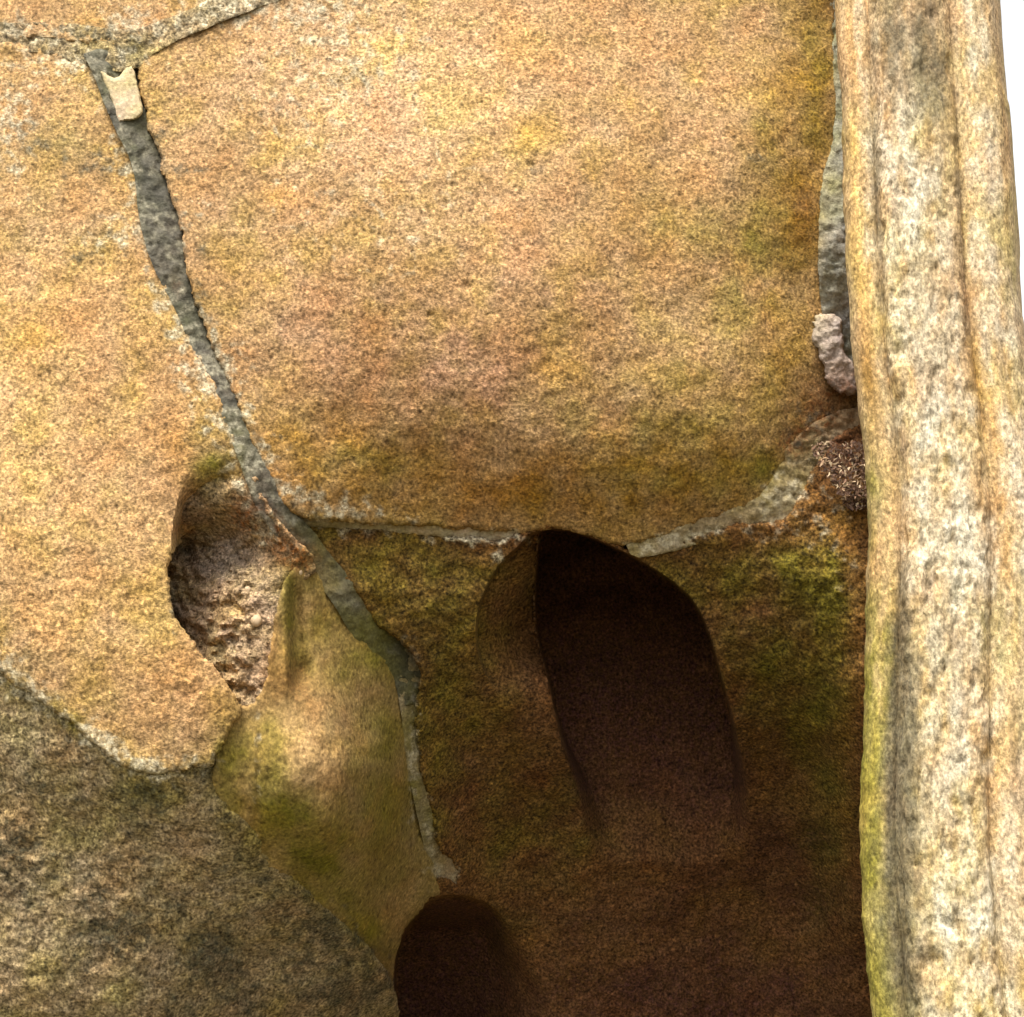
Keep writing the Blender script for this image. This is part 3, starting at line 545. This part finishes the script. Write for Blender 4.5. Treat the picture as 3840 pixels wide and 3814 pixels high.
# ------------------------------------------------------------------ loose things
def flat_mat(name, stops, rough=.8, scale=300):
    m = bpy.data.materials.new(name); m.use_nodes = True; nt = m.node_tree; b = nt.nodes['Principled BSDF']; b.inputs['Roughness'].default_value = rough
    ge = nd(nt, 'ShaderNodeNewGeometry'); no = nd(nt, 'ShaderNodeTexNoise'); no.inputs['Scale'].default_value = scale; nt.links.new(ge.outputs['Position'], no.inputs['Vector'])
    s = nd(nt, 'ShaderNodeMath', operation='MULTIPLY_ADD'); s.inputs[1].default_value = .35
    nt.links.new(no.outputs[0], s.inputs[0]); 
    s2 = nd(nt, 'ShaderNodeMath', operation='MULTIPLY'); s2.inputs[1].default_value = .8; nt.links.new(ge.outputs['Random Per Island'], s2.inputs[0]); nt.links.new(s2.outputs[0], s.inputs[2])
    r = ramp(nt, stops); nt.links.new(s.outputs[0], r.inputs[0]); nt.links.new(r.outputs[0], b.inputs['Base Color']); return m
def debris():
    V, F = [], []
    R = np.random.RandomState(4)
    for i in range(760):
        u, v = R.rand(), R.rand()
        x = 1530 + 110 * (1 - (1 - u) ** 1.3); y = 835 + 125 * v
        if (x - 1530) < (y - 840) * .62 - 5 and True:
            x = 1530 + (y - 840) * .62 + R.rand() * 45
        dep = .068 - .00012 * max(0, 40 - (x - 1530)) - R.rand() * .012 + .01 * (y > 940)
        c = unproject(np.array([x]), np.array([y]), np.array([dep]))[0]
        l = .003 + .006 * R.rand() ** 2; wd = .0005 + .0008 * R.rand(); th = .0004
        M = Matrix.Rotation(R.rand() * 6.28, 3, 'Y') @ Matrix.Rotation((R.rand() - .5) * 1.2, 3, 'Z') @ Matrix.Rotation((R.rand() - .5) * 1.2, 3, 'X')
        bnd = (R.rand() - .5) * .5 * l; b = len(V)
        for t, k in ((-1, .5), (0, 1.0), (1, .4)):
            for a, bb in ((-1, -1), (1, -1), (1, 1), (-1, 1)):
                p = M @ Vector((t * l / 2, bb * th * k, a * wd * k + bnd * (1 - t * t)))
                V.append((c[0] + p.x, c[1] + p.y, c[2] + p.z))
        for s in (0, 4):
            for j in range(4): F.append((b + s + j, b + s + (j + 1) % 4, b + s + 4 + (j + 1) % 4, b + s + 4 + j))
        F.append((b, b + 3, b + 2, b + 1)); F.append((b + 8, b + 9, b + 10, b + 11))
    m = flat_mat('dry_husks', [(.0, (.03, .014, .007)), (.45, (.085, .04, .02)), (.72, (.16, .08, .04)), (.86, (.30, .19, .10)), (.97, (.55, .42, .26))])
    o = mesh_obj('plant_debris', V, np.array(F), m, angle=30)
    tag(o, 'brown husks and dry plant bits caught beside the pier', 'debris', kind='stuff')
debris()
def pebble(px, py, dep, r, label, seed, col):
    n1, n2 = 14, 20; th = np.linspace(0, math.pi, n1); ph = np.linspace(0, 2 * math.pi, n2, endpoint=False)
    T, P = np.meshgrid(th, ph, indexing='ij'); d = np.stack([np.sin(T) * np.cos(P), np.sin(T) * np.sin(P), np.cos(T)], -1)
    k = 1 + .16 * perlin(d[..., 0] * 1.7 + seed, d[..., 2] * 1.7 + d[..., 1], seed) + .08 * perlin(d[..., 0] * 4, d[..., 1] * 4 + d[..., 2] * 3, seed + 5)
    k[0] = k[0].mean(); k[-1] = k[-1].mean()
    v = d * k[..., None] * np.array([r, r * .75, r * 1.08]); idx = np.arange(n1 * n2).reshape(n1, n2)
    q = np.stack([idx[:-1], idx[1:], np.roll(idx[1:], -1, 1), np.roll(idx[:-1], -1, 1)], -1).reshape(-1, 4)
    o = mesh_obj('pebble', v.reshape(-1, 3), q, col); c = unproject(np.array([px], float), np.array([py], float), np.array([dep]))[0]; o.location = c
    tag(o, label, 'pebble', 'pebbles lodged in the left hollow')
MP = flat_mat('quartz_pebble', [(.2, (.30, .20, .11)), (.6, (.40, .28, .16)), (1, (.46, .34, .21))], .6, 250)
Hf = tps(H_d)
for px, py, r, lab in [(484,1171,.0056,'largest cream pebble set in the crumbling floor of the left hollow'),(453,1223,.0046,'pale pink pebble below the largest one in the left hollow'),
                       (497,1328,.0042,'small tan pebble at the foot of the left hollow'),(467,1113,.0036,'small pale pebble above the largest one in the left hollow'),(562,1080,.0050,'yellowish pebble on the ridge beside the diagonal joint')]:
    pebble(px, py, float(Hf(np.array([px * 1.]), np.array([py * 1.]))[0]) + .0012, r, lab, int(px), MP)
